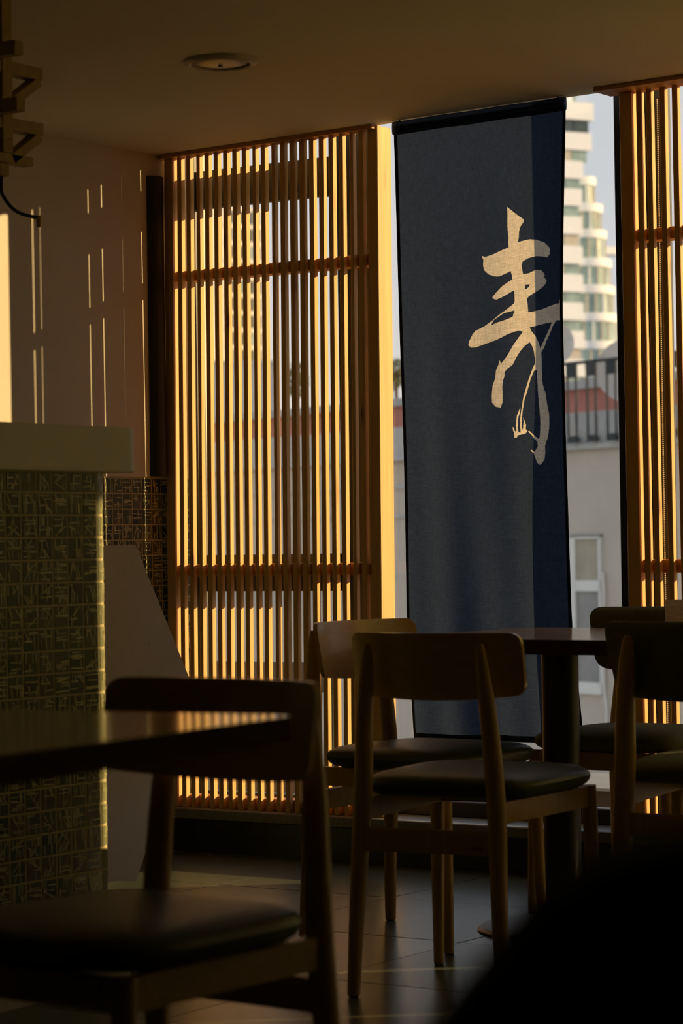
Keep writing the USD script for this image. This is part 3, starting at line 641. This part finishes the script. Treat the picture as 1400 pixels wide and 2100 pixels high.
for s in (-1, 1):
    m = bx(-0.045, 0.045, -0.0004, 0.0004, 0, 0.086); m.apply_transform(trimesh.transformations.rotation_matrix(s * 0.2, [1, 0, 0])); m.apply_translation([0, s * 0.0172, 0.0002]); obj('card_panel', m, M['card'], cd)
m = meshkit.text_mesh('R', 0.0165, 0.0005); m.apply_transform(trimesh.transformations.rotation_matrix(math.pi / 2 - 0.2, [1, 0, 0])); m.apply_translation([-0.001, -0.0092, 0.043]); obj('letter', m, M['ink'], cd)

# ------------------------------------------------------------------ blind chains
def chain(label, X, Y, z0, z1):
    b_ = trimesh.creation.icosphere(1, 0.0024); out = []
    for zz in np.arange(z0, z1, 0.006): c = b_.copy(); c.apply_translation([X, Y, zz]); out.append(c)
    out.append(tube([(X, Y, z0), (X, Y, z1)], 0.0006, 6))
    return tag(usdkit.mesh(stage, path_for('blind_chain'), cat_(out), M['bead'], True), label, 'blind chain', 'bead chains of roller blinds')
chain('white bead chain of a roller blind hanging behind the left lattice screen', -5.127, 6.755, 0.22, 2.26)
chain('white bead chain of a roller blind hanging behind the right lattice screen', -3.475, 6.755, 0.22, 2.27)

# ------------------------------------------------------------------ outdoors
obj('outdoor_ground', bx(-900, 900, 8.5, 1500, -15.2, -15), M['outdoor_ground'], kind='structure')
ol = thing('outdoor_ledge', 'pale concrete ledge with dark front just outside the window', 'ledge')
obj('ledge_top', bx(-6.2, -2.2, 7.38, 7.86, 0.177, 0.187, 0.002), M['ledge_concrete'], ol)
obj('ledge_front', bx(-6.2, -2.2, 7.40, 7.84, -0.6, 0.177), M['dark_brown'], ol)
obr = thing('outdoor_rail', 'dark steel handrail outside behind the left lattice', 'handrail')
obj('top_bar', bx(-7.2, -5.22, 7.58, 7.63, 0.46, 0.565, 0.004), M['rail_steel'], obr)
for X in (-7.0, -6.1, -5.25): obj('upright', bx(X - .02, X + .02, 7.59, 7.62, 0.187, 0.46), M['rail_steel'], obr)

def frame_xform(name, label, cat, origin, ang, kind=None):
    """an Xform whose local x runs along azimuth; ang is the rotation about z"""
    return thing(name, label, cat, origin, ang, kind=kind)
# white tower, 300 m away
az = math.radians(-28.9); R0 = 300.0; phi = math.radians(32)
to = (R0 * math.sin(az), R0 * math.cos(az), 0)
tw = thing('tower_building', 'tall white office tower with green window bands and a rounded side bay', 'building', to, -az + phi)
def Z(ypx): return 0.98 + (1112 - ypx) / 17.72
S = 1 / (17.72 * math.cos(phi))
tops_ = [(248, 274, 1212), (310, 333, 1213), (369, 390, 1206), (425, 447, 1203), (483, 507, 1202)] + [(543 + 57.7 * i, 565 + 57.7 * i, 1202) for i in range(14)]
cw = [(1200 - 1205) * S, -26.0]
obj('core', bx(-9.2, (1199 - 1205) * S - 0.4, 0.5, 14, -15, Z(195)), M['tower_white'], tw)
prev = 212
for k, (ya, yb, xr) in enumerate(tops_):
    xe = (xr - 1205) * S + (0.9 if k == 0 else 0.5 if k == 1 else 0)
    obj('spandrel', bx(-9.2, xe + (0.35 if k < 2 else 0.1), -0.1, 14.2, Z(ya), Z(prev)), M['tower_white'], tw)
    x_ = xe - 0.25; j = 0
    while x_ > -9 and k < 12:
        obj('pane', bx(x_ - 1.95, x_, 0.18, 0.30, Z(yb), Z(ya)), M['tower_glass_dark' if k == 0 else 'tower_glass' if (k * 3 + j) % 4 else 'blind_beige'], tw); x_ -= 2.05; j += 1
    obj('return_pane', bx(xe - 0.30, xe - 0.12, 0.35, 13.8, Z(yb), Z(ya)), M['tower_glass'], tw)
    prev = yb
obj('spandrel', bx(-9.2, -0.1, -0.1, 14.2, -15, Z(prev)), M['tower_white'], tw)
for q in range(4): obj('roof_pane', bx(-2.3 * (q + 1), -2.3 * q - 0.15, 0.8, 1.0, Z(213), Z(150)), M['tower_glass'], tw)
obj('roof_block', bx(-9.2, -0.05, 1.1, 12, Z(213), Z(140)), M['tower_glass'], tw)
bays = [(355, 410, 1234), (412, 467, 1247), (467, 527, 1255), (527, 583, 1264), (583, 641, 1270), (641, 699, 1276), (699, 757, 1281), (757, 815, 1285), (815, 873, 1289)]
bcx, bcy = 2.33, 4.67
for ya, yb, xr in bays:
    R_ = (xr - 1205) / 17.72 + 0.5
    m = trimesh.creation.cylinder(R_, Z(ya) - Z(ya + 17), sections=48); m.apply_translation([bcx, bcy, (Z(ya) + Z(ya + 17)) / 2]); obj('bay_band', m, M['tower_white'], tw, smooth=40)
    m = trimesh.creation.cylinder(R_ - 0.22, Z(ya + 17) - Z(yb), sections=48); m.apply_translation([bcx, bcy, (Z(yb) + Z(ya + 17)) / 2]); obj('bay_glass', m, M['tower_glass'], tw, smooth=40)
    nmul = max(7, int(2 * math.pi * R_ / 1.1))
    for q in range(nmul):
        a = 2 * math.pi * q / nmul
        if math.sin(a + phi) > 0.25: continue
        obj('bay_mullion', bx(-0.09, 0.09, -0.09, 0.09, Z(yb), Z(ya + 17)).apply_translation([bcx + (R_ - 0.2) * math.cos(a), bcy + (R_ - 0.2) * math.sin(a), 0]), M['blind_beige' if q % 3 else 'tower_white'], tw)
m = trimesh.creation.cylinder(4.4, Z(873) + 15, sections=48); m.apply_translation([bcx, bcy, (Z(873) - 15) / 2]); obj('bay_base', m, M['tower_white'], tw, smooth=40)
obj('link_bridge', bx(4.5, 12, 7.0, 9, Z(504), Z(488)), M['tower_white'], tw)

# cream apartment block seen through the left lattice
az = math.radians(-36.45); R0 = 450.0; phi2 = math.radians(35)
ab = thing('apartment_block', 'cream apartment block with rows of dark windows, seen between the lattice slats', 'building', (R0 * math.sin(az), R0 * math.cos(az), 0), -az + phi2)
def Z2(ypx): return 0.98 + (1123 - ypx) / 11.82
obj('wall', bx(-9.0, 4.6, 0.15, 16, -15, Z2(424)), M['apartment_wall'], ab)
for k in range(10):
    zt = Z2(432 + 35.6 * k)
    obj('floor_band', bx(-3.2, 4.6, -0.05, 0.3, zt - 0.0, zt + 0.75), M['apartment_wall'], ab)
    if k < 9:
        for j in range(5):
            x_ = 4.2 - 1.52 * j
            obj('pane', bx(x_ - 1.25, x_, 0.06, 0.2, Z2(432 + 35.6 * (k + 1)) + 0.75, zt), M['apartment_pane' if (k * 2 + j) % 5 else 'tower_glass'], ab)
obj('cornice', bx(-9.2, 4.8, -0.3, 0.3, Z2(748), Z2(742)), M['frame_metal'], ab)
az = math.radians(-36.6); R0 = 200.0
pb_ = thing('pale_building', 'plain pale grey building below the cream apartment block', 'building', (R0 * math.sin(az), R0 * math.cos(az), 0), -az)
obj('wall', bx(-8, 3.1, 0, 12, -15, 15.1), M['pale_concrete'], pb_); obj('roof_edge', bx(-8.1, 3.2, -0.1, 12.1, 15.1, 15.4), M['pale_concrete'], pb_)

# neighbouring facade, 37 m away: local x runs to the left along it, local -y... faces the viewer
FO = (-18.036, 33.04, 0); fa = math.radians(157.7)
fc = thing('neighbour_house', 'grey rendered house across the street with parapet and a white-framed window', 'building', FO, fa)
# local axes: +x = leftwards along the facade, +y = towards the viewer
obj('wall', bx(-14, 34, -6, 0, -15, 2.35), M['facade_render'], fc)
obj('parapet', bx(-14, 34, -0.35, 0.03, 2.41, 2.875), M['parapet_render'], fc)
obj('cornice', bx(-14, 34, -0.3, 0.09, 2.33, 2.41, 0.01), M['parapet_render'], fc)
for zz in (1.92, 1.45): obj('string_course', bx(3.0, 34, -0.01, 0.025, zz - 0.03, zz + 0.03), M['parapet_render'], fc)
w_ = [(-0.035, 0.545, 1.03, 1.09), (-0.035, 0.545, 0.27, 0.43), (-0.03, 0.64, -1.22, -1.05), (-0.05, 0.0, -1.1, 1.05), (0.54, 0.66, -1.1, 1.05)]
wn = obj('window_frame', cat_([bx(a, b_, -0.05, 0.045, c, d) for a, b_, c, d in w_]), M['window_white'], fc)
obj('pane', bx(0.0, 0.545, -0.04, 0.012, 0.43, 1.03), M['blind_cloth'], fc, label='upper window pane with a beige blind'); obj('pane', bx(0.0, 0.60, -0.04, 0.012, -1.05, 0.27), M['window_grey'], fc)
obj('lintel', bx(-0.06, 0.66, -0.02, 0.05, 1.06, 1.10), M['window_grey'], fc)
pts, rad = smooth_path([(-0.10, 0.05, 0.55, .02), (-0.13, 0.05, 0.2, .02), (-0.09, 0.05, -0.3, .02), (-0.10, 0.05, -1.1, .02), (-0.15, 0.05, -1.5, .02), (0.02, 0.05, -2.1, .02), (0.3, 0.05, -2.3, .02)], 30)
obj('drain_pipe', tube(pts, rad, 10), M['window_white'], fc, smooth=50)
rd = thing('red_house', 'red-walled rooftop house with grey trim behind the grey parapet', 'building', (FO[0] - 0.379 * -6 * -1 * -1, FO[1], 0), fa)
obj('wall', bx(7.2, 36, -14, -6.0, -6, 3.86), M['roof_red'], rd); obj('roof_trim', bx(7.1, 36, -14, -5.9, 3.86, 4.02), M['roof_trim'], rd); obj('plinth', bx(7.2, 36, -7, -5.95, -6, 3.05), M['pale_concrete'], rd)
rl = thing('roof_railing', 'dark steel roof railing with a key pattern on the grey parapet', 'railing', (FO[0], FO[1], 0), fa)
obj('top_rail', bx(-3.4, 0.95, 0.13, 0.17, 3.565, 3.61), M['rail_steel'], rl)
k0 = 0.50
for i in range(-1, 6):
    a = k0 - 0.45 * i
    for e in (0, -0.19): obj('bar', bx(a + e - 0.010, a + e + 0.010, 0.135, 0.165, 2.47, 3.57), M['rail_steel'], rl)
    obj('key_plate', bx(a - 0.205, a + 0.014, 0.13, 0.17, 2.43, 2.53), M['rail_steel'], rl)
    obj('key_plate', bx(a - 0.205, a + 0.014, 0.132, 0.168, 3.38, 3.57), M['rail_steel'], rl)
    obj('stay', bx(a - 0.11, a - 0.08, 0.03, 0.13, 2.46, 2.50), M['rail_steel'], rl)
def dish(label, loc, R_, yaw, tilt):
    hm = loc[2] - 2.35
    d = thing('satellite_dish', label, 'satellite dish', loc, yaw)
    prof = [(0, -0.0)] + [(R_ * t, R_ * 0.22 * t * t) for t in np.linspace(0.1, 1, 10)] + [(R_ * 1.02, R_ * 0.22)] + [(R_ * t, R_ * 0.22 * t * t - 0.03) for t in np.linspace(1, 0.1, 10)] + [(0, -0.03)]
    m = lathe(prof, 48); m.apply_transform(trimesh.transformations.rotation_matrix(math.pi / 2 - tilt, [1, 0, 0])); obj('reflector', m, M['dish_grey'], d, smooth=50)
    obj('mast', tube([(0, 0.10, -hm), (0, 0.10, 0)], 0.04, 12), M['rail_steel'], d, smooth=40)
    obj('feed_arm', bar((0, -0.02, -R_ * 0.5), (0, -R_ * 0.75, -R_ * 0.15), 0.03, 0.03), M['rail_steel'], d)
    obj('feed_horn', trimesh.creation.icosphere(2, 0.06).apply_translation([0, -R_ * 0.75, -R_ * 0.13]), M['dish_grey'], d, smooth=True)
    return d
def at(px, py_, R0):
    """where a direction measured in the photograph meets a distance (metres)"""
    d = CAM @ np.array([(px - 700) / FPX, (py_ - 1050) / FPX, 1.0]); return d * R0 + np.array([0, 0, 0.98])
dish('large grey satellite dish rising behind the roof railing at its right', tuple(at(1288, 762, 42.0)), 0.51, 0.45, 0.12)
dish('satellite dish half hidden by the right edge of the navy banner', tuple(at(1130, 706, 41.0)), 0.36, 0.45, 0.1)
def shrub(label, loc, R_, seed):
    rr = np.random.default_rng(seed); n = 260
    s = thing('rooftop_shrub', label, 'shrub', loc)
    p = rr.normal(size=(n, 3)); p /= np.linalg.norm(p, axis=1)[:, None]; p *= (rr.random(n) ** 0.4)[:, None] * R_ * [0.7, 0.7, 1.0]
    vf = []
    for q in p:
        a, c = rr.normal(size=3), rr.normal(size=3); a /= np.linalg.norm(a); c -= a * (a @ c); c /= np.linalg.norm(c); l = R_ * 0.22
        vf.append((np.array([q - a * l, q + c * l * .35, q + a * l, q - c * l * .35]), np.array([(0, 1, 2), (0, 2, 3)])))
    obj('foliage', join(vf), M['leaf'], s, kind='stuff'); obj('stem', tube([(0, 0, -R_ * 1.7), (0, 0, 0.1)], 0.04, 8), M['dark_brown'], s)
shrub('small leafy shrub on the red house roof, seen beside the pine post', (-29.96, 46.03, 4.02 + 0.34 * 1.69), 0.34, 3)
shrub('small leafy shrub on the red house roof, seen between the lattice slats', (-33.63, 47.53, 4.02 + 0.42 * 1.69), 0.42, 4)
